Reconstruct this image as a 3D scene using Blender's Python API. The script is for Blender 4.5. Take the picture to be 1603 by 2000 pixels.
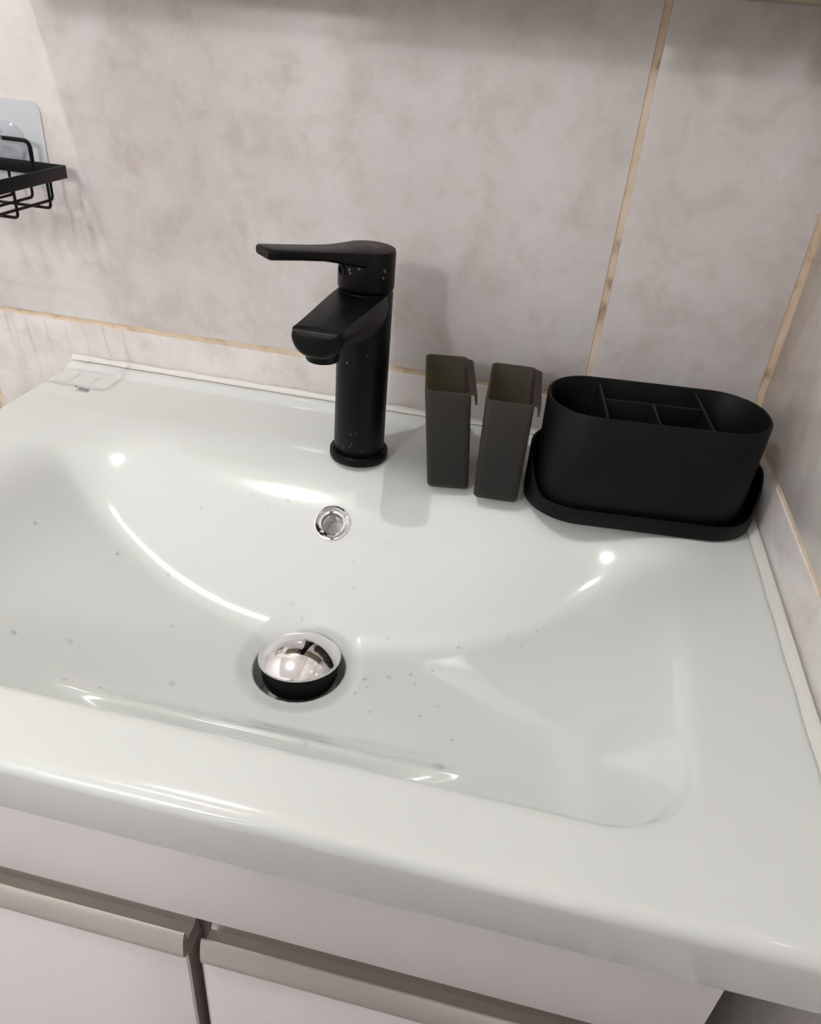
import bpy, bmesh, math, random
from mathutils import Vector, Matrix, Euler
random.seed(7)
R = math.radians
for o in list(bpy.data.objects):
    bpy.data.objects.remove(o)
scene = bpy.context.scene
COL = scene.collection
DZ = 0.85          # height of the washbasin deck above the floor; shapes below are written relative to it

# ------------------------------------------------------------------ camera, world, exposure
cam_d = bpy.data.cameras.new('camera')
cam = bpy.data.objects.new('camera', cam_d); COL.objects.link(cam)
cam.location = (-0.1846, -0.6455, 0.3112 + DZ)
cam.rotation_euler = Euler((1.0004, -0.0755, 0.2124), 'XYZ')
cam_d.sensor_fit = 'HORIZONTAL'; cam_d.sensor_width = 36
cam_d.lens = 36 * 1482.2 / 1603
cam_d.clip_start = 0.01
scene.camera = cam
world = bpy.data.worlds.new('world'); scene.world = world
world.use_nodes = True
world.node_tree.nodes['Background'].inputs[0].default_value = (0.9, 0.9, 1, 1)
world.node_tree.nodes['Background'].inputs[1].default_value = 0.0
vs = scene.view_settings
vs.view_transform = 'Standard'; vs.look = 'None'; vs.gamma = 1; vs.use_curve_mapping = False
vs.exposure = 0.36
def lamp_light(name, kind, loc, energy, col, radius):
    d = bpy.data.lights.new(name, kind); d.energy = energy; d.color = col
    d.shadow_soft_size = radius
    o = bpy.data.objects.new(name, d); COL.objects.link(o)
    o.location = (loc[0], loc[1], loc[2] + DZ)
    return o
# the bathroom's lamps, all out of the frame: (place, radius or size, power)
LAMP_B = ((-1.20, -3.00, 1.40), 0.085, 37.5)       # round bulb on the ceiling behind the camera
LAMP_A = ((-0.87, -0.60, 1.535), 0.006, 17.5)      # small spot near the basin wall

# ------------------------------------------------------------------ materials
def new_mat(name):
    m = bpy.data.materials.new(name); m.use_nodes = True
    nt = m.node_tree
    return m, nt, nt.nodes['Principled BSDF']
def lk(nt, a, b): nt.links.new(a, b)
def simple(name, col, rough, metal=0.0, spec=0.5, coat=0.0, noise=0.0, nscale=40, bump=0.0):
    m, nt, b = new_mat(name)
    b.inputs['Base Color'].default_value = (*col, 1)
    b.inputs['Roughness'].default_value = rough
    b.inputs['Metallic'].default_value = metal
    b.inputs['Specular IOR Level'].default_value = spec
    b.inputs['Coat Weight'].default_value = coat
    tc = nt.nodes.new('ShaderNodeTexCoord')
    n = nt.nodes.new('ShaderNodeTexNoise'); n.inputs['Scale'].default_value = nscale
    n.inputs['Detail'].default_value = 5
    lk(nt, tc.outputs['Object'], n.inputs['Vector'])
    if noise > 0:
        r = nt.nodes.new('ShaderNodeMapRange')
        r.inputs['To Min'].default_value = max(0.0, rough - noise); r.inputs['To Max'].default_value = min(1, rough + noise)
        lk(nt, n.outputs['Fac'], r.inputs['Value']); lk(nt, r.outputs['Result'], b.inputs['Roughness'])
    if bump > 0:
        bp = nt.nodes.new('ShaderNodeBump'); bp.inputs['Strength'].default_value = bump
        bp.inputs['Distance'].default_value = 0.001
        lk(nt, n.outputs['Fac'], bp.inputs['Height']); lk(nt, bp.outputs['Normal'], b.inputs['Normal'])
    return m
def tile_mat():
    m, nt, b = new_mat('marbled wall tile')
    N = nt.nodes.new
    tc = N('ShaderNodeTexCoord'); oi = N('ShaderNodeObjectInfo')
    mul = N('ShaderNodeVectorMath'); mul.operation = 'MULTIPLY_ADD'
    mul.inputs[1].default_value = (13, 7, 19)
    comb = N('ShaderNodeCombineXYZ')
    for i in range(3): lk(nt, oi.outputs['Random'], comb.inputs[i])
    lk(nt, comb.outputs[0], mul.inputs[0]); lk(nt, tc.outputs['Object'], mul.inputs[2])
    def noise(scale, det, rough=0.55, dist=0.0):
        n = N('ShaderNodeTexNoise'); n.inputs['Scale'].default_value = scale
        n.inputs['Detail'].default_value = det; n.inputs['Roughness'].default_value = rough
        n.inputs['Distortion'].default_value = dist
        lk(nt, mul.outputs[0], n.inputs['Vector']); return n
    def ramp(src, stops):
        r = N('ShaderNodeValToRGB')
        cr = r.color_ramp
        while len(cr.elements) < len(stops): cr.elements.new(0.5)
        for e, (p, c) in zip(cr.elements, stops):
            e.position = p; e.color = (*c, 1)
        lk(nt, src, r.inputs[0]); return r
    big = noise(5.5, 4, 0.55, 0.6)
    r1 = ramp(big.outputs['Fac'], [(0.30, (0.66, 0.615, 0.595)), (0.48, (0.735, 0.695, 0.685)), (0.66, (0.80, 0.775, 0.77))])
    fine = noise(26, 8, 0.65, 0.3)
    r2 = ramp(fine.outputs['Fac'], [(0.33, (0.86, 0.825, 0.80)), (0.5, (0.97, 0.965, 0.96)), (0.7, (1.03, 1.03, 1.04))])
    vein = noise(4.0, 6, 0.6, 1.4)
    r3 = ramp(vein.outputs['Fac'], [(0.485, (1, 1, 1)), (0.50, (1.03, 1.03, 1.025)), (0.515, (1, 1, 1))])
    m1 = N('ShaderNodeMix'); m1.data_type = 'RGBA'; m1.blend_type = 'MULTIPLY'; m1.inputs['Factor'].default_value = 1
    lk(nt, r1.outputs[0], m1.inputs[6]); lk(nt, r2.outputs[0], m1.inputs[7])
    m2 = N('ShaderNodeMix'); m2.data_type = 'RGBA'; m2.blend_type = 'MULTIPLY'; m2.inputs['Factor'].default_value = 1
    lk(nt, m1.outputs[2], m2.inputs[6]); lk(nt, r3.outputs[0], m2.inputs[7])
    lk(nt, m2.outputs[2], b.inputs['Base Color'])
    b.inputs['Roughness'].default_value = 0.13
    b.inputs['Specular IOR Level'].default_value = 0.45
    return m
def grout_mat():
    m, nt, b = new_mat('ochre stained grout')
    N = nt.nodes.new
    tc = N('ShaderNodeTexCoord'); n = N('ShaderNodeTexNoise'); n.inputs['Scale'].default_value = 55; n.inputs['Detail'].default_value = 6
    lk(nt, tc.outputs['Object'], n.inputs['Vector'])
    r = N('ShaderNodeValToRGB'); cr = r.color_ramp; cr.elements.new(0.5)
    for e, (p, c) in zip(cr.elements, [(0.30, (0.42, 0.30, 0.20)), (0.44, (0.72, 0.57, 0.42)), (0.7, (0.80, 0.67, 0.53))]):
        e.position = p; e.color = (*c, 1)
    lk(nt, n.outputs['Fac'], r.inputs[0]); lk(nt, r.outputs[0], b.inputs['Base Color'])
    b.inputs['Roughness'].default_value = 0.85
    bp = N('ShaderNodeBump'); bp.inputs['Strength'].default_value = 0.6; bp.inputs['Distance'].default_value = 0.001
    lk(nt, n.outputs['Fac'], bp.inputs['Height']); lk(nt, bp.outputs[0], b.inputs['Normal'])
    return m
def smoke_mat():
    m, nt, b = new_mat('smoked translucent plastic')
    b.inputs['Base Color'].default_value = (0.040, 0.040, 0.043, 1)
    b.inputs['Roughness'].default_value = 0.45
    b.inputs['Specular IOR Level'].default_value = 0.3
    t = nt.nodes.new('ShaderNodeBsdfTransparent'); t.inputs[0].default_value = (0.60, 0.57, 0.44, 1)
    tr = nt.nodes.new('ShaderNodeBsdfTranslucent'); tr.inputs[0].default_value = (0.5, 0.46, 0.32, 1)
    a = nt.nodes.new('ShaderNodeMixShader'); a.inputs[0].default_value = 0.40
    mx = nt.nodes.new('ShaderNodeMixShader'); mx.inputs[0].default_value = 0.20
    out = nt.nodes['Material Output']
    lk(nt, b.outputs[0], a.inputs[1]); lk(nt, tr.outputs[0], a.inputs[2])
    lk(nt, a.outputs[0], mx.inputs[1]); lk(nt, t.outputs[0], mx.inputs[2])
    lk(nt, mx.outputs[0], out.inputs[0])
    return m
def clear_mat(name, tint, fac, rough):
    m, nt, b = new_mat(name)
    b.inputs['Base Color'].default_value = (0.75, 0.78, 0.82, 1); b.inputs['Roughness'].default_value = rough
    t = nt.nodes.new('ShaderNodeBsdfTransparent'); t.inputs[0].default_value = (*tint, 1)
    mx = nt.nodes.new('ShaderNodeMixShader'); mx.inputs[0].default_value = fac
    lk(nt, b.outputs[0], mx.inputs[1]); lk(nt, t.outputs[0], mx.inputs[2])
    lk(nt, mx.outputs[0], nt.nodes['Material Output'].inputs[0]); return m
def water_mat():
    m = bpy.data.materials.new('water'); m.use_nodes = True
    nt = m.node_tree; nt.nodes.clear()
    t = nt.nodes.new('ShaderNodeBsdfTransparent'); t.inputs[0].default_value = (0.955, 0.96, 0.96, 1)
    g = nt.nodes.new('ShaderNodeBsdfGlossy'); g.inputs['Roughness'].default_value = 0.03
    mx = nt.nodes.new('ShaderNodeMixShader'); o = nt.nodes.new('ShaderNodeOutputMaterial')
    mx.inputs[0].default_value = 0.17; lk(nt, t.outputs[0], mx.inputs[1]); lk(nt, g.outputs[0], mx.inputs[2]); lk(nt, mx.outputs[0], o.inputs[0])
    return m
M = dict(

    tile=tile_mat(), grout=grout_mat(),
    ceramic=simple('glazed white ceramic', (0.700, 0.730, 0.712), 0.05, 0, 0.5, 0.3),
    black=simple('matt black metal', (0.0022, 0.0023, 0.0026), 0.40, 0, 0.16, 0, 0.06, 160),
    rubber=simple('black rubber', (0.002, 0.002, 0.002), 0.5, 0, 0.15),
    plastic=simple('black plastic', (0.0022, 0.0026, 0.0026), 0.5, 0, 0.18, 0, 0.06, 120, 0.05),
    wire=simple('black coated wire', (0.0022, 0.0022, 0.0022), 0.42, 0, 0.2),
    chrome=simple('chrome', (0.80, 0.78, 0.79), 0.035, 1),
    alu=simple('brushed aluminium', (0.62, 0.59, 0.55), 0.36, 0.7, 0.5, 0, 0.05, 200),
    white=simple('white lacquered board', (0.74, 0.72, 0.715), 0.22),
    smoke=smoke_mat(), clear=clear_mat('clear plastic', (0.95, 0.95, 0.97), 0.72, 0.06),
    pad=clear_mat('frosted adhesive pad', (0.92, 0.93, 0.96), 0.25, 0.35),
    silicone=simple('white silicone', (0.72, 0.72, 0.68), 0.4, 0, 0.5, 0, 0, 90, 0.15),
    ink=simple('grey print', (0.05, 0.05, 0.05), 0.5), inkgrey=simple('pale grey print', (0.16, 0.16, 0.16), 0.5),
    floor=simple('grey floor tile', (0.36, 0.35, 0.34), 0.35), paint=simple('white ceiling paint', (0.86, 0.85, 0.84), 0.8),
    water=water_mat(), mirror=simple('mirror glass', (0.85, 0.86, 0.86), 0.02, 1),
    olive=simple('beige board edge', (0.44, 0.38, 0.27), 0.55),
)

# ------------------------------------------------------------------ mesh helpers (coordinates relative to the deck height)
class MB:
    def __init__(s): s.v = []; s.f = []
    def add(s, vs_, fs):
        b = len(s.v); s.v += [tuple(v) for v in vs_]; s.f += [[i + b for i in f] for f in fs]; return s
    def box(s, a, b):
        x0, y0, z0 = a; x1, y1, z1 = b
        return s.add([(x0,y0,z0),(x1,y0,z0),(x1,y1,z0),(x0,y1,z0),(x0,y0,z1),(x1,y0,z1),(x1,y1,z1),(x0,y1,z1)],
                     [(3,2,1,0),(4,5,6,7),(0,1,5,4),(1,2,6,5),(2,3,7,6),(3,0,4,7)])
    def loft(s, rings, cap0=True, cap1=True):
        n = len(rings[0]); vs_ = [v for r in rings for v in r]; fs = []
        for k in range(len(rings) - 1):
            for i in range(n):
                j = (i + 1) % n
                fs.append((k*n+i, k*n+j, (k+1)*n+j, (k+1)*n+i))
        if cap0: fs.append(tuple(reversed(range(n))))
        if cap1: fs.append(tuple((len(rings)-1)*n + i for i in range(n)))
        return s.add(vs_, fs)
    def lathe(s, prof, c=(0,0,0), seg=48, mat=None, cap0=False, cap1=False):
        rings = []
        for r, z in prof:
            ring = []
            for i in range(seg):
                a = 2*math.pi*i/seg
                p = Vector((r*math.cos(a), r*math.sin(a), z))
                if mat: p = mat @ p
                ring.append(p + Vector(c))
            rings.append(ring)
        return s.loft(rings, cap0, cap1)
    def tube(s, pts, r, seg=10):
        pts = [Vector(p) for p in pts]; rings = []
        up = Vector((0.13, 0.21, 0.97))
        for i, p in enumerate(pts):
            t = (pts[min(i+1, len(pts)-1)] - pts[max(i-1, 0)]).normalized()
            a = t.cross(up)
            if a.length < 1e-3: a = t.cross(Vector((1,0,0)))
            a.normalize(); b = t.cross(a).normalized()
            rings.append([p + a*(r*math.cos(q)) + b*(r*math.sin(q)) for q in [2*math.pi*k/seg for k in range(seg)]])
        return s.loft(rings)
def bend(pts, r, n=5):
    """round the corners of a polyline"""
    pts = [Vector(p) for p in pts]; out = [pts[0]]
    for i in range(1, len(pts)-1):
        a, b, c = pts[i-1], pts[i], pts[i+1]
        u = (a-b).normalized(); w = (c-b).normalized()
        rr = min(r, (a-b).length*0.49, (c-b).length*0.49)
        p0 = b + u*rr; p1 = b + w*rr
        for k in range(n+1):
            t = k/n; out.append((1-t)**2*p0 + 2*t*(1-t)*b + t*t*p1)
    out.append(pts[-1]); return out
def rrect(w, d, r, n=8):
    """rounded rectangle outline centred on 0"""
    out = []
    for cx, cy, a0 in ((w/2-r, d/2-r, 0), (-w/2+r, d/2-r, 90), (-w/2+r, -d/2+r, 180), (w/2-r, -d/2+r, 270)):
        for k in range(n+1):
            a = R(a0 + 90*k/n); out.append((cx + r*math.cos(a), cy + r*math.sin(a)))
    return out
def obj(name, mb, mat, parent=None, bevel=0.0, smooth=35, loc=None, segs=2):
    """link a mesh; its coordinates are deck-relative world ones; loc (or the parent's place) becomes its origin"""
    root = parent
    org = Vector((0,0,0))
    while root is not None:
        org += root.location; root = root.parent
    own = Vector(loc) + Vector((0,0,DZ)) if loc is not None else None
    base = own if (own is not None and parent is None) else org
    sh = Vector((0,0,DZ)) - base
    me = bpy.data.meshes.new(name)
    me.from_pydata([tuple(Vector(v) + sh) for v in mb.v], [], mb.f)
    bm = bmesh.new(); bm.from_mesh(me)
    bmesh.ops.recalc_face_normals(bm, faces=bm.faces)
    if bevel > 0:
        es = [e for e in bm.edges if len(e.link_faces) == 2 and e.calc_face_angle(0) > R(30)]
        bmesh.ops.bevel(bm, geom=es, offset=bevel, segments=segs, profile=0.5, affect='EDGES', clamp_overlap=True)
    bm.to_mesh(me); bm.free()
    if smooth:
        me.shade_smooth(); me.set_sharp_from_angle(angle=R(smooth))
    if mat: me.materials.append(M[mat])
    o = bpy.data.objects.new(name, me); COL.objects.link(o)
    if parent is not None: o.parent = parent
    elif own is not None: o.location = own
    return o
def tag(o, label, cat, group=None):
    o['label'] = label; o['category'] = cat
    if group: o['group'] = group
    return o
def thing(name, label, cat, loc, group=None):
    o = bpy.data.objects.new(name, None); COL.objects.link(o)
    o.location = Vector(loc) + Vector((0,0,DZ)); o.empty_display_size = 0.02
    return tag(o, label, cat, group)
def struct(o):
    o['kind'] = 'structure'; return o
def clamp(x, a=0.0, b=1.0): return max(a, min(b, x))
def sstep(a, b, x):
    t = clamp((x-a)/(b-a)); return t*t*(3-2*t)

# ------------------------------------------------------------------ the room
XL, XR, YB, YF, ZF, ZC = -1.72, 0.0, 0.0, -3.45, -DZ, 1.56
struct(obj('floor', MB().box((XL-.1, YF-.1, ZF-.1), (XR+.1, YB+.1, ZF)), 'floor', loc=(-.86,-1.7,ZF)))
struct(obj('ceiling', MB().box((XL-.1, YF-.1, ZC), (XR+.1, YB+.1, ZC+.1)), 'paint', loc=(-.86,-1.7,ZC)))
GT = 0.0016          # how far the grout lies behind the tile faces
wb = struct(obj('wall_back', MB().box((XL-.1, YB+GT, ZF), (XR+.1, YB+.1, ZC)), 'grout', loc=(-.86,0,ZF)))
wr = struct(obj('wall_right', MB().box((XR+GT, YF-.1, ZF), (XR+.1, YB+GT, ZC)), 'grout', loc=(0,-1.7,ZF)))
struct(obj('wall_left', MB().box((XL-.1, YF-.1, ZF), (XL, YB+GT, ZC)), 'paint', loc=(XL,-1.7,ZF)))
struct(obj('wall_front', MB().box((XL, YF-.1, ZF), (XR+GT, YF, ZC)), 'paint', loc=(-.86,YF,ZF)))
G = 0.0052
zs = [ZF] + [0.044 + 0.33*k for k in range(-2, 5)] + [ZC]
def tiles(wall, cuts, back):
    cache = {}
    org = wall.location
    for i in range(len(cuts)-1):
        for k in range(len(zs)-1):
            a0, a1, z0, z1 = cuts[i]+G/2, cuts[i+1]-G/2, zs[k]+G/2, zs[k+1]-G/2
            key = (round(a1-a0, 4), round(z1-z0, 4))
            if key not in cache:
                w, h = key
                mb = MB()
                if back: mb.box((-w/2, 0, -h/2), (w/2, .006, h/2))
                else: mb.box((0, -w/2, -h/2), (.006, w/2, h/2))
                mb.v = [(x, y, z - DZ) for x, y, z in mb.v]
                t = obj('tile', mb, 'tile', None, bevel=0.0012)
                cache[key] = t.data
            else:
                t = bpy.data.objects.new('tile', cache[key]); COL.objects.link(t)
            c = Vector(((a0+a1)/2, 0, (z0+z1)/2 + DZ)) if back else Vector((0, (a0+a1)/2, (z0+z1)/2 + DZ))
            t.location = c - org; t.parent = wall
tiles(wb, [XL, -1.345, -0.745, -0.145, G/2 - 0.0046], True)
tiles(wr, [YF, -3.0, -2.4, -1.8, -1.2, -0.6, -0.0023], False)

# ------------------------------------------------------------------ lamps (out of the frame)
def adopt(o, t):
    o.parent = t; o.location = o.location - t.location
def ceiling_lamp():
    (x, y, z), r, w = LAMP_B
    t = thing('ceiling_lamp', 'round glowing bulb in a white ceiling rose behind the person', 'lamp', (x, y, ZC))
    obj('mount', MB().lathe([(0.002, ZC), (.07, ZC), (.07, ZC-.02), (.05, ZC-.045), (.03, ZC-.06), (.03, z+r+.002)], (x,y,0), 32), 'paint', t)
    adopt(lamp_light('ceiling_bulb_offscreen', 'POINT', (x, y, z), w, (1.0, .985, .985), r), t)
ceiling_lamp()
def ceiling_spot():
    (x, y, z), r, w = LAMP_A
    t = thing('ceiling_spot', 'small ceiling spot in a white ring near the basin wall', 'lamp', (x, y, ZC))
    obj('trim_ring', MB().lathe([(.022, ZC), (.042, ZC), (.042, ZC-.004), (.026, ZC-.008), (.022, ZC-.004)], (x,y,0), 32), 'white', t)
    adopt(lamp_light('ceiling_spot_offscreen', 'POINT', (x, y, z), w, (1.0, .99, .96), r), t)
ceiling_spot()
def mirror_cabinet():
    x0, x1, d, z0, z1 = -0.640, -0.004, 0.12, 0.342, 0.98
    t = thing('mirror_cabinet', 'mirror cabinet hanging on the tiled wall above the washbasin', 'cabinet', ((x0+x1)/2, -.001, z0))
    obj('body', MB().box((x0, -d+.018, z0), (x1, -.001, z1)), 'olive', t, bevel=.0008)
    xm = (x0+x1)/2
    for a, b in ((x0, xm-.001), (xm+.001, x1)):
        dd = obj('door', MB().box((a, -d+.004, z0), (b, -d+.017, z1)), 'olive', t, bevel=.0008)
        obj('mirror', MB().box((a, -d, z0), (b, -d+.0039, z1)), 'mirror', dd)
mirror_cabinet()

# ------------------------------------------------------------------ washbasin
BX0, BX1, BY0, BY1 = -0.650, -0.0045, -0.447, -0.0045
CX = -0.325; DRX, DRY = -0.323, -0.2515
def smin(a, b, k):
    h = clamp(0.5 + 0.5*(b-a)/k)
    return b*(1-h) + a*h - k*h*(1-h)
def basin_z(x, y, hole=True):
    dx = abs(x - CX)
    floor_d = 0.0945 - 0.076*(dx/0.245)**2.3 - 0.012*clamp((y+.30)/-.10, 0, 1)**2
    rear_d = (-0.121 - y)/1.08
    rear_d -= 0.045*clamp((dx-0.18)/0.08, 0, 2)**2      # the rear wall wraps forward towards the sides
    # distance inside a rounded rectangle: the short rim at the sides and the front
    hx, y0, y1, rc = 0.2515, -0.4010, -0.10, 0.046
    qx = dx - (hx - rc); qy = abs(y - (y0+y1)/2) - ((y1-y0)/2 - rc)
    sd = math.hypot(max(qx, 0), max(qy, 0)) + min(max(qx, qy), 0) - rc
    front = sstep(-0.33, -0.37, y)
    rim_d = -sd*(1.1 + 1.7*front)
    d = smin(floor_d, rear_d, 0.014)
    d = smin(d, rim_d, 0.010 + 0.006*front)
    k = 0.0035 + 0.008*sstep(-0.26, -0.17, y)             # soft shoulder up to the deck, softer at the rear
    d = k*math.log1p(math.exp(clamp(d/k, -40, 40)))
    z = -max(0, d - 0.0002)
    # rear upstand along the wall
    z += 0.0045*sstep(-0.022, -0.012, y)
    # gentle fall of the deck towards the basin
    if hole:
        r = math.hypot(x-DRX, y-DRY)
        z -= 0.0035*(1-sstep(0.033, 0.050, r)) + 0.030*(1-sstep(0.0300, 0.0345, r))
    return z
def axis(e0, r0, e1, r1, dense, step, dstep):
    """samples (pos, drop): a quarter round at each end, finer inside dense"""
    out = [(e0 + r0*(1-math.cos(a)), r0*(1-math.sin(a))) for a in [math.pi/2*k/7 for k in range(8)]]
    p = e0 + r0
    while True:
        p += dstep if dense[0] < p < dense[1] else step
        if p >= e1 - r1 - step*0.4: break
        out.append((p, 0.0))
    out += [(e1 - r1*(1-math.cos(a)), r1*(1-math.sin(a))) for a in [math.pi/2*k/7 for k in range(7, -1, -1)]]
    return out
OVX, OVY = -0.329, -0.154
def washbasin():
    t = thing('washbasin', 'wide rectangular glazed white ceramic washbasin with a sloping bowl', 'washbasin', (CX, -.225, -.0445))
    ax_ = axis(BX0, .007, BX1, .003, (DRX-.05, DRX+.05), .0032, .0010)
    ay_ = axis(BY0, .0075, BY1, .002, (DRY-.05, DRY+.05), .0026, .0010)
    nx, ny = len(ax_), len(ay_)
    mb = MB()
    for y, dy in ay_:
        for x, dx in ax_:
            mb.v.append((x, y, basin_z(x, y) - max(dx, dy)))
    oz = basin_z(OVX, OVY, False)
    for j in range(ny-1):
        for i in range(nx-1):
            xm = (ax_[i][0]+ax_[i+1][0])/2; ym = (ay_[j][0]+ay_[j+1][0])/2
            if math.sqrt((xm-OVX)**2 + (ym-OVY)**2*1.9) < 0.0105: continue
            mb.f.append((j*nx+i, j*nx+i+1, (j+1)*nx+i+1, (j+1)*nx+i))
    # skirt all round, turned under at the bottom
    loop = [i for i in range(nx)] + [j*nx+nx-1 for j in range(1, ny)] + [(ny-1)*nx+i for i in range(nx-2, -1, -1)] + [j*nx for j in range(ny-2, 0, -1)]
    n = len(loop); b0 = len(mb.v)
    for zz, ins in ((-.0415, .0040), (-.0435, .0048), (-.0445, .0065), (-.0445, .022)):
        for q in loop:
            x, y, z = mb.v[q]
            xx = clamp(x, BX0+ins, BX1-ins); yy = clamp(y, BY0+ins, BY1-ins)
            mb.v.append((xx, yy, zz))
    prev = loop
    for k in range(4):
        cur = [b0 + k*n + i for i in range(n)]
        for i in range(n):
            mb.f.append((prev[i], prev[(i+1) % n], cur[(i+1) % n], cur[i]))
        prev = cur
    obj('bowl', mb, 'ceramic', t, smooth=60)
    # overflow: a chrome ring with a funnel
    e = 1e-3
    nrm = Vector((-(basin_z(OVX+e,OVY,False)-basin_z(OVX-e,OVY,False))/(2*e), -(basin_z(OVX,OVY+e,False)-basin_z(OVX,OVY-e,False))/(2*e), 1)).normalized()
    mat = nrm.to_track_quat('Z', 'Y').to_matrix()
    prof = [(.0148, -.001), (.0149, .0008), (.0143, .0019), (.0133, .0022), (.0122, .0013), (.0104, -.0004), (.0090, -.0008), (.0084, -.0018), (.0080, -.006), (.0078, -.022)]
    ov = obj('overflow_ring', MB().lathe(prof, (OVX,OVY,oz), 48, mat), 'chrome', t); ov['label'] = 'chrome overflow ring'
    obj('overflow_pipe', MB().lathe([(.0077, -.0215), (.0001, -.0215)], (OVX,OVY,oz), 24, mat), 'ceramic', ov)
    # the printed maker's mark on the rear left of the deck
    lg = text('Kale', .0068, (-0.6098, -0.0585, basin_z(-.6,-.055)+.00012), 'ink', t, 0.35, R(-2))
    mk = MB()
    for q in range(3):
        mk.add([(-.6145+.0012*q, -.0522-.0006*q, .0002), (-.6135+.0012*q, -.0522-.0006*q, .0002), (-.6128+.0010*q, -.0542, .0002), (-.6138+.0010*q, -.0542, .0002)], [(0,1,2,3)])
    obj('emblem', mk, 'ink', t, smooth=0)
    mk = MB()
    for q in range(9):
        x = -.6085 + .00145*q
        mk.add([(x, -.0612, .0002), (x+.0011, -.0612, .0002), (x+.0011, -.0601, .0002), (x, -.0601, .0002)], [(0,1,2,3)])
    obj('small_print', mk, 'inkgrey', t, smooth=0)
    return t
def text(s, size, loc, mat, parent, shear=0.0, rot=0.0):
    cu = bpy.data.curves.new('text', 'FONT'); cu.body = s; cu.size = size; cu.shear = shear; cu.offset = size*0.018
    to = bpy.data.objects.new('text', cu); COL.objects.link(to)
    dg = bpy.context.evaluated_depsgraph_get()
    me = bpy.data.meshes.new_from_object(to.evaluated_get(dg))
    bpy.data.objects.remove(to); bpy.data.curves.remove(cu)
    me.materials.clear(); me.materials.append(M[mat]); me.name = 'lettering'
    o = bpy.data.objects.new('lettering', me); COL.objects.link(o)
    o.parent = parent; o.location = Vector(loc) + Vector((0,0,DZ)) - parent.location; o.rotation_euler = (0,0,rot)
    return o
wbn = washbasin()

def drain_stopper():
    zf = -0.0945
    t = thing('drain_stopper', 'domed chrome pop-up drain stopper standing open in the bowl', 'drain stopper', (DRX, DRY, zf-.02))
    tilt = Matrix.Rotation(R(-9), 3, 'X') @ Matrix.Rotation(R(-4), 3, 'Y')
    c = (DRX, DRY+.0005, zf+.0072)
    prof = [(.0285, -.0016), (.0300, -.0014), (.0305, -.0004), (.0304, .0006)]
    h, r0 = .0145, .0303
    RR = (r0*r0 + h*h)/(2*h)
    a0 = math.asin(r0/RR)
    prof += [(max(1e-4, RR*math.sin(a)), RR*math.cos(a) - RR + h + .0008) for a in [a0*(1-k/22) for k in range(23)]]
    obj('cap', MB().lathe(prof, c, 72, tilt), 'chrome', t, smooth=50)
    obj('gasket', MB().lathe([(.0001, -.0018), (.0284, -.0016), (.0287, -.003), (.0280, -.014), (.0255, -.020), (.0001, -.021)], c, 56, tilt), 'rubber', t)
    obj('drain_throat', MB().lathe([(.0322, -.026), (.0318, -.030), (.024, -.0305), (.0001, -.0305)], (DRX, DRY, zf-.0035), 56), 'chrome', t)
drain_stopper()

# silicone seams against the tiles
def bead(pts, wall):
    """quarter-round bead: pts along the seam, wall = 'x' or 'y'"""
    rings = []
    for q, (p, r) in enumerate(pts):
        x, y, z = p
        ring = []
        for k in range(6):
            a = math.pi/2*k/5
            o1 = r*(1-math.sin(a)*.72); o2 = r*(1-math.cos(a)*.72)
            if wall == 'x': ring.append((x - o1, y, z + o2*.9))
            else: ring.append((x, y - o1, z + o2*.9))
        ring.append((x, y, z) if wall == 'x' else (x, y, z))
        rings.append(ring)
    return MB().loft(rings)
pts = [((-.0002, -.446 + .018*k, -.0005), .0080 + .0004*math.sin(k*1.9)) for k in range(25)]
struct(obj('trim_1', bead(pts, 'x'), 'silicone', smooth=60, loc=(0,-.2,0)))
pts = [((-.648 + .02*k, -.0002, .0035), .0062 + .0009*math.sin(k*2.3)) for k in range(33)]
struct(obj('trim_2', bead(pts, 'y'), 'silicone', smooth=60, loc=(-.32,0,0)))

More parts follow.
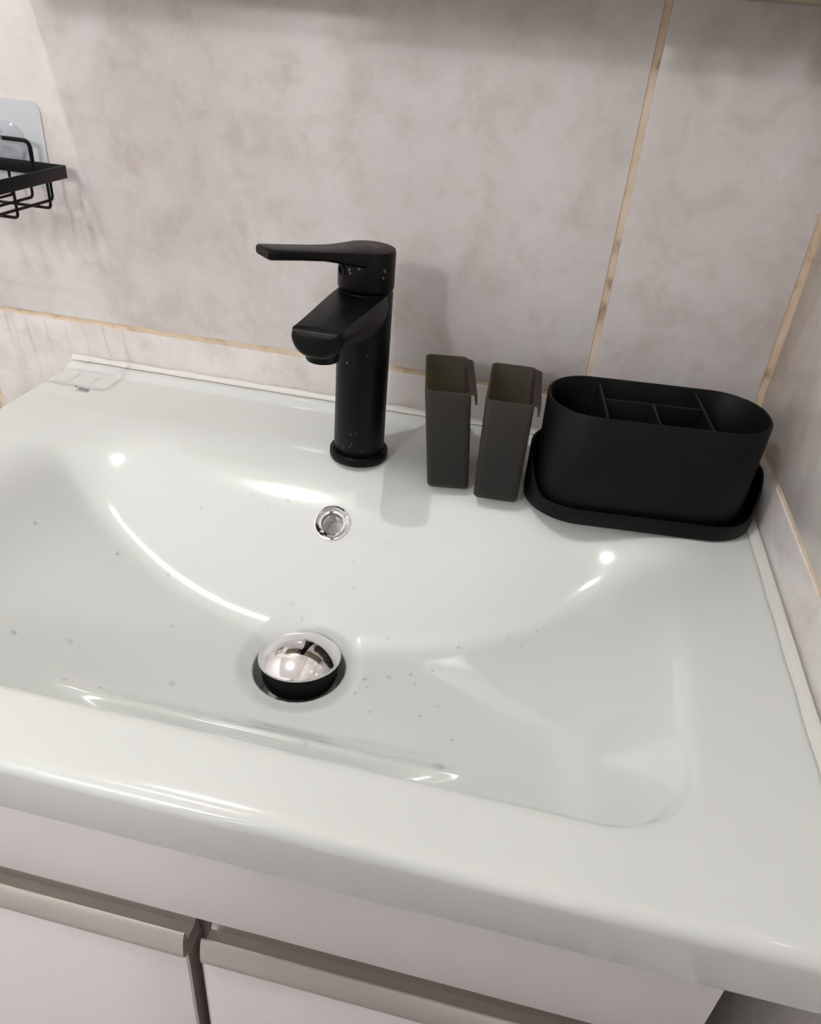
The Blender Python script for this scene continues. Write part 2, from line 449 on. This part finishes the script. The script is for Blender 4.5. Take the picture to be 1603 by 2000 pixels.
# ------------------------------------------------------------------ vanity cabinet
def vanity():
    x0, x1, yf, zt, zb = -.635, -.0515, -.436, -.0455, -.70
    t = thing('vanity_cabinet', 'white lacquered vanity cabinet with aluminium finger pulls under the washbasin', 'cabinet', ((x0+x1)/2, -.22, zb-.10))
    b = MB()
    b.box((x0, yf+.020, zb), (x0+.016, -.01, zt)); b.box((x1-.016, yf+.020, zb), (x1, -.01, zt))
    b.box((x0+.016, yf+.020, zb), (x1-.016, -.01, zb+.016)); b.box((x0+.016, -.018, zb+.016), (x1-.016, -.01, zt-.14))
    obj('body', b, 'white', t)
    obj('rail', MB().box((x0+.0165, yf+.026, -.190), (x1-.0165, yf+.040, -.0465)), 'white', t)
    obj('front_panel', MB().box((x0, yf, -.1150), (x1, yf+.018, zt)), 'white', t, bevel=.0008)
    for a, c in ((x0, -.3290), (-.3185, x1)):
        d = obj('door', MB().box((a, yf, zb), (c, yf+.018, -.1590)), 'white', t, bevel=.0008)
        prof = [(yf+.018, -.1592), (yf+.0040, -.1592), (yf+.0040, -.1480), (yf+.0130, -.1480), (yf+.0150, -.1450), (yf+.0160, -.1400), (yf+.0160, -.1180), (yf+.0180, -.1180)]
        h = obj('handle_channel', MB().loft([[(a, y, z) for y, z in prof], [(c, y, z) for y, z in prof]]), 'alu', d, smooth=40)
        h['label'] = 'recessed aluminium finger-pull channel'
        prof = [(yf+.0038, -.1592), (yf-.0010, -.1592), (yf-.0026, -.1565), (yf-.0026, -.1520), (yf-.0018, -.1460), (yf-.0002, -.1400), (yf+.0010, -.1380), (yf+.0022, -.1384), (yf+.0034, -.1430), (yf+.0038, -.1478)]
        h = obj('handle_lip', MB().loft([[(a, y, z) for y, z in prof], [(c, y, z) for y, z in prof]]), 'alu', d, smooth=40)
        h['label'] = 'rounded aluminium finger-pull lip'
        xe = c if a == x0 else a
        s = .0012 if a == x0 else -.0012
        ee = obj('edge_strip', MB().box((min(xe, xe+s), yf+.0008, zb), (max(xe, xe+s), yf+.0175, -.1595)), 'alu', d)
    for x in (x0+.04, x1-.04):
        for y in (-.38, -.06):
            obj('leg', MB().lathe([(.014, -.85), (.016, -.845), (.013, -.80), (.018, zb)], (x, y, 0), 20, None, True, True), 'alu', t)
vanity()

# ------------------------------------------------------------------ tap
FX, FY = -0.326, -0.0895
def tap():
    t = thing('basin_tap', 'matt black single-lever basin tap standing on the rear deck', 'tap', (FX, FY, 0))
    obj('base_ring', MB().lathe([(.0215, 0), (.0240, 0), (.0246, .0012), (.0246, .0062), (.0238, .0075), (.0212, .0078)], (FX,FY,0), 64), 'black', t)
    obj('body', MB().lathe([(.0205, .0070), (.0211, .0085), (.0209, .06), (.0209, .1402), (.0202, .1418), (.0001, .1422)], (FX,FY,0), 64), 'black', t)
    # spout: flat top, rounded belly, tapering to the tip
    rings = []
    NS = 14; L0, L1 = 0.0, .0990
    def ring(s, w, top, h, sq):
        pts = []
        nt_, nb = 8, 20
        for k in range(nt_+1):
            u = -1 + 2*k/nt_
            pts.append((u*w*.93, top))
        for k in range(1, nb):
            a = math.pi*k/nb
            cx_, sx = math.cos(a), math.sin(a)
            px = w*math.copysign(abs(cx_)**sq, cx_); pz = top - .0018 - (h-.0018)*abs(sx)**sq
            pts.append((px, pz))
        return [(FX - .066*s + x, FY - s, z) for x, z in pts]
    for k in range(NS+1):
        u = k/NS; s = L0 + (L1-L0)*u
        w = .0208 - .0034*sstep(.1, 1, u)
        top = .1416 - .0012*u
        h = .036 - .0165*sstep(0.05, .95, u)
        rings.append(ring(s, w, top, h, .82))
    rings.append(ring(L1+.0018, .0162, .1394, .0172, .85))
    rings.append(ring(L1+.0030, .0138, .1378, .0138, .9))
    obj('spout', MB().loft(rings), 'black', t, smooth=38)
    ac = (FX-.0062, FY-.0855, 0)
    obj('aerator', MB().lathe([(.0114, .1260), (.0117, .1170), (.0112, .1160), (.0098, .1160), (.0096, .1190), (.0001, .1190)], ac, 40), 'black', t)
    # cartridge housing and lever, turned to the left
    hd = obj('head', MB().lathe([(.0198, .1418), (.0204, .1428), (.0211, .1440), (.0213, .1455), (.0213, .1700), (.0207, .1718), (.0190, .1725), (.0001, .1727)], (FX,FY,0), 64), 'black', t)
    a = R(43); dirv = Vector((-math.sin(a), -math.cos(a), 0)); side = Vector((-dirv.y, dirv.x, 0))
    secs = [(-.004, .0200, .162, .1725), (.010, .0188, .1620, .1725), (.020, .0160, .1636, .1728), (.030, .0140, .1658, .1734), (.042, .0128, .1682, .1744),
            (.060, .0117, .1700, .1762), (.078, .0109, .1714, .1781), (.0825, .0107, .1718, .1785), (.0842, .0096, .1726, .1779)]
    rr = []
    for s, w, z0, z1 in secs:
        e_ = .0016
        c = Vector((FX, FY, 0)) + dirv*s
        o2 = [(-w, z0+e_), (-w+e_*.4, z0+e_*.4), (-w+e_, z0), (w-e_, z0), (w-e_*.4, z0+e_*.4), (w, z0+e_), (w, z1-e_), (w-e_*.35, z1-e_*.35), (w-e_, z1), (-w+e_, z1), (-w+e_*.35, z1-e_*.35), (-w, z1-e_)]
        rr.append([c + side*u + Vector((0,0,z)) for u, z in o2])
    lv = obj('lever', MB().loft(rr), 'black', t, smooth=40)
    mk = MB()
    for q in range(5):
        p0 = Vector((FX+.006, FY+.002, .1730)) + side*(-.0045+.0018*q)
        u = side*.0006; w = dirv*.0012
        mk.add([p0-u-w, p0+u-w, p0+u+w, p0-u+w], [(0,1,2,3)])
    obj('print', mk, 'inkgrey', lv, smooth=0)
    m = dirv.to_track_quat('Z', 'Y').to_matrix()
    obj('screw_plug', MB().lathe([(.0042, -.002), (.0042, .0006), (.0036, .0011), (.0026, .0011), (.0024, .0002), (.0001, .0002)], Vector((FX,FY,.1575)) + dirv*.0211, 24, m), 'rubber', t)
tap()

# ------------------------------------------------------------------ smoked plastic cups
def cup(cx, cy, rot, w, d, h, label, lean=0.0):
    t = thing('hanging_cup', label, 'cup', (cx, cy, 0), 'smoked plastic cups beside the tap')
    m = Matrix.Rotation(rot, 3, 'Z')
    def at(x, y, z): return m @ Vector((x, y, z)) + Vector((cx + lean*z/h, cy - .35*abs(lean)*z/h, 0))
    def ring(w_, d_, r, z): return [at(x, y, z) for x, y in rrect(w_, d_, r, 5)]
    th = .0014
    tp = .0015
    rings = [ring(w-tp-.003, d-tp-.003, .003, .0002), ring(w-tp, d-tp, .0045, .0018), ring(w, d, .005, h-.0006), ring(w-.0006, d-.0006, .005, h),
             ring(w-2*th+.0006, d-2*th+.0006, .004, h), ring(w-2*th, d-2*th, .004, h-.0006), ring(w-2*th-tp, d-2*th-tp, .0035, .003)]
    obj('cup_body', MB().loft(rings, True, True), 'smoke', t, smooth=40)
    # hook flange along the right-hand rim: out, then down
    hw = .0046
    prof = [(w/2-.0005, h-.0002), (w/2+hw-.0008, h-.0012), (w/2+hw, h-.0022), (w/2+hw, h-.0100), (w/2+hw-.0014, h-.0100), (w/2+hw-.0014, h-.0030), (w/2-.0005, h-.0018)]
    y0, y1 = -d/2+.004, d/2-.004
    hk = MB().loft([[at(x, y0, z) for x, z in prof], [at(x, y1, z) for x, z in prof]])
    obj('hook_flange', hk, 'smoke', t, smooth=30)
    return t
cup(-.2495, -.0845, R(10.5), .0350, .0770, .0840, 'smoked grey plastic cup standing next to the black tap', -.008)
cup(-.2060, -.0895, R(3.0), .0365, .0775, .0850, 'smoked grey plastic cup standing against the black organiser')

# ------------------------------------------------------------------ organiser with five compartments and its tray
OC = (-.0965, -.0955); OR = R(5.5); OW, OD, OH = .1640, .0800, .0890
def organiser():
    t = thing('toiletry_organiser', 'black plastic toiletry organiser with five compartments in the wall corner', 'organiser', (OC[0], OC[1], 0))
    m = Matrix.Rotation(OR, 3, 'Z')
    def W(x, y, z): return m @ Vector((x, y, z)) + Vector((OC[0], OC[1], 0))
    def ring(dw, r, z): return [W(x, y, z) for x, y in rrect(OW+dw, OD+dw, r, 12)]
    th = .0024
    rings = [ring(-.008, .032, .0035), ring(-.004, .034, .0036), ring(-.0025, .035, .008), ring(-.0002, .036, OH-.0012), ring(-.0012, .036, OH-.0002), ring(-.0024, .036, OH),
             ring(-2*th+.0008, .034, OH-.0002), ring(-2*th, .034, OH-.001), ring(-2*th-.003, .032, .010)]
    obj('tub', MB().loft(rings), 'plastic', t, smooth=40)
    zt = OH-.0025
    def wall(x0, y0, x1, y1, name='divider'):
        dx, dy = x1-x0, y1-y0; l = math.hypot(dx, dy); nx_, ny_ = -dy/l*.0011, dx/l*.0011
        lo = [(x0+nx_, y0+ny_), (x1+nx_, y1+ny_), (x1-nx_, y1-ny_), (x0-nx_, y0-ny_)]
        obj(name, MB().loft([[W(x, y, .0095) for x, y in lo], [W(x, y, zt) for x, y in lo]]), 'plastic', t, bevel=.0005)
    yi = OD/2-th-.0006
    wall(-.0400, -yi+.0004, -.0400, yi-.0004); wall(.0345, -yi+.0004, .0345, yi-.0004)
    wall(-.0388, .0030, .0333, .0030); wall(-.0030, -yi+.0004, -.0030, .0018)
    # tray: low at the front, rim rising towards the ends and the back
    n_out = [(x+.0020, y) for x, y in rrect(OW+.0150, OD+.0070, .0410, 12)]
    n_in = [(x+.0020, y) for x, y in rrect(OW+.0115, OD+.0035, .039, 12)]
    n_fl = rrect(OW-.004, OD-.003, .035, 12)
    def rim(x, y): return .0145 + .030*sstep(-.034, .004, y)
    rings = [[W(x*.97, y*.95, .0002) for x, y in n_out], [W(x*.995, y*.99, .0018) for x, y in n_out], [W(x, y, .006) for x, y in n_out],
             [W(x, y, rim(x, y)-.0007) for x, y in n_out], [W(x*.996, y*.993, rim(x, y)) for x, y in n_out],
             [W(x, y, rim(x, y)-.0005) for x, y in n_in], [W(x, y, .0045) for x, y in n_in], [W(x, y, .0030) for x, y in n_fl]]
    obj('tray', MB().loft(rings), 'plastic', t, smooth=40)
organiser()

# ------------------------------------------------------------------ wire soap basket on its adhesive hook
def basket():
    x0, x1, yb, yf, zt, hb = -.733, -.617, -.010, -.118, .1875, .0105
    t = thing('wire_basket', 'black wire soap basket hanging on the tiled wall', 'basket', ((x0+x1)/2, yb, zt-.03))
    # flat band rim, mitred
    th = .0022
    o_ = [(x0, yf), (x1, yf), (x1, yb), (x0, yb)]
    i_ = [(x0+th, yf+th), (x1-th, yf+th), (x1-th, yb-th), (x0+th, yb-th)]
    mb = MB()
    vs_ = [(x, y, z) for z in (zt-hb, zt) for x, y in o_] + [(x, y, z) for z in (zt-hb, zt) for x, y in i_]
    fs = []
    for k in range(4):
        j = (k+1) % 4
        fs += [(k, j, 4+j, 4+k), (8+j, 8+k, 12+k, 12+j), (4+k, 4+j, 12+j, 12+k), (j, k, 8+k, 8+j)]
    mb.add(vs_, fs)
    obj('rim', mb, 'wire', t, bevel=.0005)
    zb = .1585; r = .00125
    for x in (-.632, -.6515, -.671, -.6905, -.710, -.7235):
        obj('wire', MB().tube(bend([(x, yb-.004, zt-hb+.001), (x, yb-.004, zb), (x, yf+.004, zb), (x, yf+.004, zt-hb+.001)], .004), r, 8), 'wire', t)
    for y in (-.034, -.078):
        obj('cross_wire', MB().tube(bend([(x1-.004, y, zt-hb+.001), (x1-.004, y, zb-.0026), (x0+.004, y, zb-.0026), (x0+.004, y, zt-hb+.001)], .004), r, 8), 'wire', t)
    obj('hanger', MB().tube(bend([(-.648, yb-.0012, zt-.004), (-.648, yb-.001, .2035), (-.702, yb-.001, .2035), (-.702, yb-.0012, zt-.004)], .006), .0018, 10), 'wire', t)
    h = thing('adhesive_hook', 'clear adhesive wall hook holding the wire basket', 'hook', (-.675, -.0002, .163))
    out = rrect(.070, .070, .008, 6)
    obj('pad', MB().loft([[(-.675+x, -.0002, .198+z) for x, z in out], [(-.675+x, -.0010, .198+z) for x, z in out]]), 'pad', h)
    mt = Matrix.Rotation(R(90), 3, 'X')
    boss = obj('boss', MB().lathe([(.0175, 0), (.0175, .0018), (.0160, .0032), (.0001, .0036)], (-.675, -.0010, .1985), 40, mt), 'clear', h)
    b2 = rrect(.030, .0105, .004, 5)
    obj('hook_plate', MB().loft([[(-.675+x, -.0040, .1935+z) for x, z in b2], [(-.675+x, -.0062, .1935+z) for x, z in b2]]), 'clear', h)
    obj('prong', MB().tube(bend([(-.673, -.0060, .1945), (-.673, -.0150, .1955), (-.673, -.0158, .2080), (-.673, -.0120, .2095)], .004), .0022, 10), 'clear', h)
    for dx in (-.009, .007):
        obj('rivet', MB().lathe([(.0022, 0), (.0020, .0012), (.0001, .0016)], (-.675+dx, -.0062, .1915), 16, mt), 'clear', h)
basket()

# ------------------------------------------------------------------ water drops
def drops():
    def drop_mesh(r, squash):
        prof = [(r*math.cos(a), r*squash*math.sin(a)) for a in [math.pi/2*k/6 for k in range(7)]]
        prof[-1] = (1e-5, prof[-1][1])
        mb = MB().lathe(prof, (0, 0, -DZ), 14)
        o = obj('water_drop', mb, 'water', None, smooth=80)
        me = o.data; bpy.data.objects.remove(o); return me
    kinds = [drop_mesh(1.0, .38), drop_mesh(1.0, .30)]
    spots = [(-.492,-.205,2.2),(-.545,-.225,2.0),(-.54,-.30,2.6),(-.505,-.315,2.4),(-.475,-.30,2.2),(-.46,-.33,2.0),(-.438,-.325,1.8),(-.505,-.35,1.9),
             (-.45,-.205,1.5),(-.425,-.25,1.6),(-.40,-.30,2.6),(-.395,-.345,1.6),(-.41,-.365,1.9),(-.385,-.37,1.7),(-.355,-.372,1.6),(-.33,-.350,2.4),
             (-.29,-.335,2.0),(-.28,-.345,1.7),(-.205,-.33,4.6),(-.20,-.305,1.3),(-.235,-.255,1.4),(-.24,-.245,1.6),(-.225,-.24,1.2),(-.21,-.215,1.4),
             (-.345,-.205,1.8),(-.335,-.212,1.7),(-.325,-.218,1.5),(-.305,-.175,1.3),(-.30,-.19,1.6),(-.28,-.16,1.4),(-.265,-.215,1.5),(-.255,-.25,1.6),
             (-.175,-.205,1.3),(-.165,-.215,1.2),(-.155,-.20,1.3),(-.20,-.345,1.3),(-.175,-.36,1.5),(-.37,-.145,1.9),(-.40,-.145,1.6),(-.385,-.151,1.3),
             (-.44,-.16,1.7),(-.47,-.175,1.4),(-.275,-.27,1.5),(-.272,-.255,1.8),(-.268,-.262,1.2),(-.26,-.285,1.3),(-.225,-.285,1.4),(-.215,-.275,1.2)]
    for i, (x, y, r) in enumerate(spots):
        o = bpy.data.objects.new('water_drop', kinds[i % 2]); COL.objects.link(o)
        e = 5e-4
        n = Vector((-(basin_z(x+e,y)-basin_z(x-e,y))/(2*e), -(basin_z(x,y+e)-basin_z(x,y-e))/(2*e), 1)).normalized()
        o.location = Vector((x, y, basin_z(x, y) + DZ + .00005))
        o.rotation_euler = (n.to_track_quat('Z', 'Y').to_matrix() @ Matrix.Rotation(random.random()*6, 3, 'Z')).to_euler()
        s = r*.001; o.scale = (s*random.uniform(.85, 1.2), s, s)
        if r > 4: lb, gp = 'large flat round water drop, the biggest one in the white bowl', None
        elif math.hypot(x-DRX, y-DRY) < .075 and y < -.225: lb, gp = 'small clear water drop close around the chrome drain stopper', 'water drops around the stopper'
        elif y > -.23 and x > -.35: lb, gp = 'small clear water drop on the rear slope of the bowl below the tap and cups', 'water drops on the rear slope'
        elif y > -.21: lb, gp = 'small clear water drop on the rear rim between the tap and the printed mark', 'water drops on the rear rim'
        elif x < -.35: lb, gp = 'clear water drop on the bowl floor between the stopper and the basket end', 'water drops on the basket side of the bowl'
        else: lb, gp = 'small clear water drop on the bowl floor between the stopper and the organiser end', 'water drops on the organiser side of the bowl'
        tag(o, lb, 'water drop', gp)
    # drops on the tap body
    for i in range(16):
        a = R(random.uniform(-130, -35)); z = random.choice([random.uniform(.012, .03), random.uniform(.03, .11), random.uniform(.149, .162)])
        rr = .0209 if z < .135 else .0213
        n = Vector((math.cos(a), math.sin(a), 0))
        o = bpy.data.objects.new('water_drop', kinds[0]); COL.objects.link(o)
        o.location = Vector((FX, FY, z + DZ)) + n*(rr + .00003)
        o.rotation_euler = n.to_track_quat('Z', 'Y').to_euler()
        s = random.uniform(.0006, .0011); o.scale = (s, s*1.3, s)
        tag(o, 'tiny clear water drop clinging to the black tap', 'water drop', 'water drops on the tap')
drops()

# ------------------------------------------------------------------ an unseen person, added well back to shade the washbasin from the ceiling bulb
def person():
    px, py = -0.40, -1.36
    t = thing('person', 'unseen person in dark clothes added behind the camera to shade the washbasin', 'person', (px, py, -DZ))
    V, E_, RD = [], [], []
    def add(p, r, prev=None):
        V.append((p[0], p[1], p[2] - DZ)); RD.append(r)
        if prev is not None: E_.append((prev, len(V)-1))
        return len(V)-1
    def chain(prev, pts):
        for p, r in pts: prev = add(p, r, prev)
        return prev
    pel = add((px, py, .95), (.155, .105))
    ch = chain(pel, [((px, py+.005, 1.08), (.140, .100)), ((px, py+.015, 1.22), (.150, .108)), ((px, py+.015, 1.36), (.145, .098)), ((px, py+.01, 1.43), (.095, .075))])
    nk = chain(ch, [((px, py+.015, 1.49), (.046, .046)), ((px, py+.022, 1.535), (.044, .046)), ((px, py+.045, 1.585), (.056, .076)), ((px, py+.05, 1.645), (.080, .100)), ((px, py+.045, 1.71), (.060, .075))])
    for s in (-1, 1):
        chain(pel, [((px+s*.095, py, .86), (.092, .095)), ((px+s*.105, py+.01, .50), (.058, .062)), ((px+s*.11, py-.01, .28), (.050, .056)), ((px+s*.115, py-.015, .09), (.038, .042)),
                    ((px+s*.12, py+.03, .045), (.040, .038)), ((px+s*.125, py+.13, .03), (.040, .026))])
        wr_ = chain(ch, [((px+s*.165, py+.0, 1.41), (.058, .055)), ((px+s*.215, py-.01, 1.14), (.046, .046)), ((px+s*.225, py+.045, .90), (.027, .032)), ((px+s*.222, py+.060, .845), (.018, .034))])
        for dy, L in ((.028, .075), (.010, .085), (-.008, .078), (-.024, .060)):
            chain(wr_, [((px+s*.220, py+.062+dy, .815), (.010, .010)), ((px+s*.216, py+.066+dy, .815-L*.5), (.0085, .0085)), ((px+s*.206, py+.068+dy, .815-L), (.0075, .0075))])
        chain(wr_, [((px+s*.208, py+.098, .830), (.011, .011)), ((px+s*.200, py+.112, .795), (.0095, .0095))])
    me = bpy.data.meshes.new('skeleton'); me.from_pydata(V, E_, [])
    o = bpy.data.objects.new('skeleton', me); COL.objects.link(o)
    md = o.modifiers.new('skin', 'SKIN'); md.use_smooth_shade = True
    for i, r in enumerate(RD): me.skin_vertices[0].data[i].radius = r
    me.skin_vertices[0].data[0].use_root = True
    o.modifiers.new('sub', 'SUBSURF').levels = 1
    dg = bpy.context.evaluated_depsgraph_get()
    bm_ = bpy.data.meshes.new_from_object(o.evaluated_get(dg))
    bpy.data.objects.remove(o)
    mb = MB(); mb.v = [tuple(v.co) for v in bm_.vertices]; mb.f = [list(p.vertices) for p in bm_.polygons]
    body = obj('body', mb, 'shirt', t, smooth=80)
    for m_ in ('trousers', 'skin'): body.data.materials.append(M[m_])
    for p in body.data.polygons:
        z = p.center.z; y = p.center.y
        if z > 1.475 or (z < .885 and abs(p.center.x) > .165): p.material_index = 2
        elif z < .93: p.material_index = 1
    hp = Vector((px, py+.045, 1.655 - DZ))
    hair = MB()
    rings = []
    for k in range(9):
        rg = []
        for q in [2*math.pi*j/20 for j in range(20)]:
            a = math.pi*(.62 - .27*max(0, math.sin(q)))*k/8
            rg.append(hp + Vector((.085*math.sin(a)*math.cos(q), -.008+.104*math.sin(a)*math.sin(q), .108*math.cos(a))))
        rings.append(rg)
    rings[0] = [hp + Vector((0, -.01, .105)) + Vector((.001*math.cos(2*math.pi*j/20), .001*math.sin(2*math.pi*j/20), 0)) for j in range(20)]
    obj('hair', hair.loft(rings), 'hairm', t, smooth=80)
    obj('nose', MB().loft([[hp + Vector((x*w, .098+d, z)) for x, d in ((-.010, -.02), (0, .012), (.010, -.02))] for z, w in ((-.005, .5), (-.03, 1.2))]), 'skin', t)
    for s in (-1, 1):
        ec = hp + Vector((s*.029, .0835, -.004))
        ey = obj('eye', MB().lathe([(.0001, -.006), (.008, -.004), (.0095, 0), (.008, .004), (.0001, .006)], ec, 14), 'white', t)
        mf = Matrix.Rotation(R(-90), 3, 'X')
        obj('iris', MB().lathe([(.0048, -.003), (.0046, .0012), (.0001, .0016)], ec + Vector((0, .0085, 0)), 14, mf), 'hairm', ey)
        obj('eyebrow', MB().tube([ec + Vector((-s*.013, .010, .016)), ec + Vector((0, .011, .020)), ec + Vector((s*.015, .004, .016))], .003, 8), 'hairm', t)
        obj('ear', MB().lathe([(.0001, -.028), (.012, -.018), (.014, .005), (.010, .022), (.0001, .028)], hp + Vector((s*.080, -.005, -.01)), 12), 'skin', t)
    obj('mouth', MB().box(hp + Vector((-.022, .084, -.060)), hp + Vector((.022, .097, -.053))), 'lips', t, bevel=.002)
M['shirt'] = simple('dark shirt', (0.02, 0.021, 0.026), 0.85); M['trousers'] = simple('dark trousers', (0.015, 0.016, 0.02), 0.9)
M['skin'] = simple('skin', (0.50, 0.30, 0.22), 0.5); M['hairm'] = simple('dark hair', (0.012, 0.009, 0.007), 0.5); M['lips'] = simple('lips', (0.4, 0.16, 0.14), 0.5)
person()
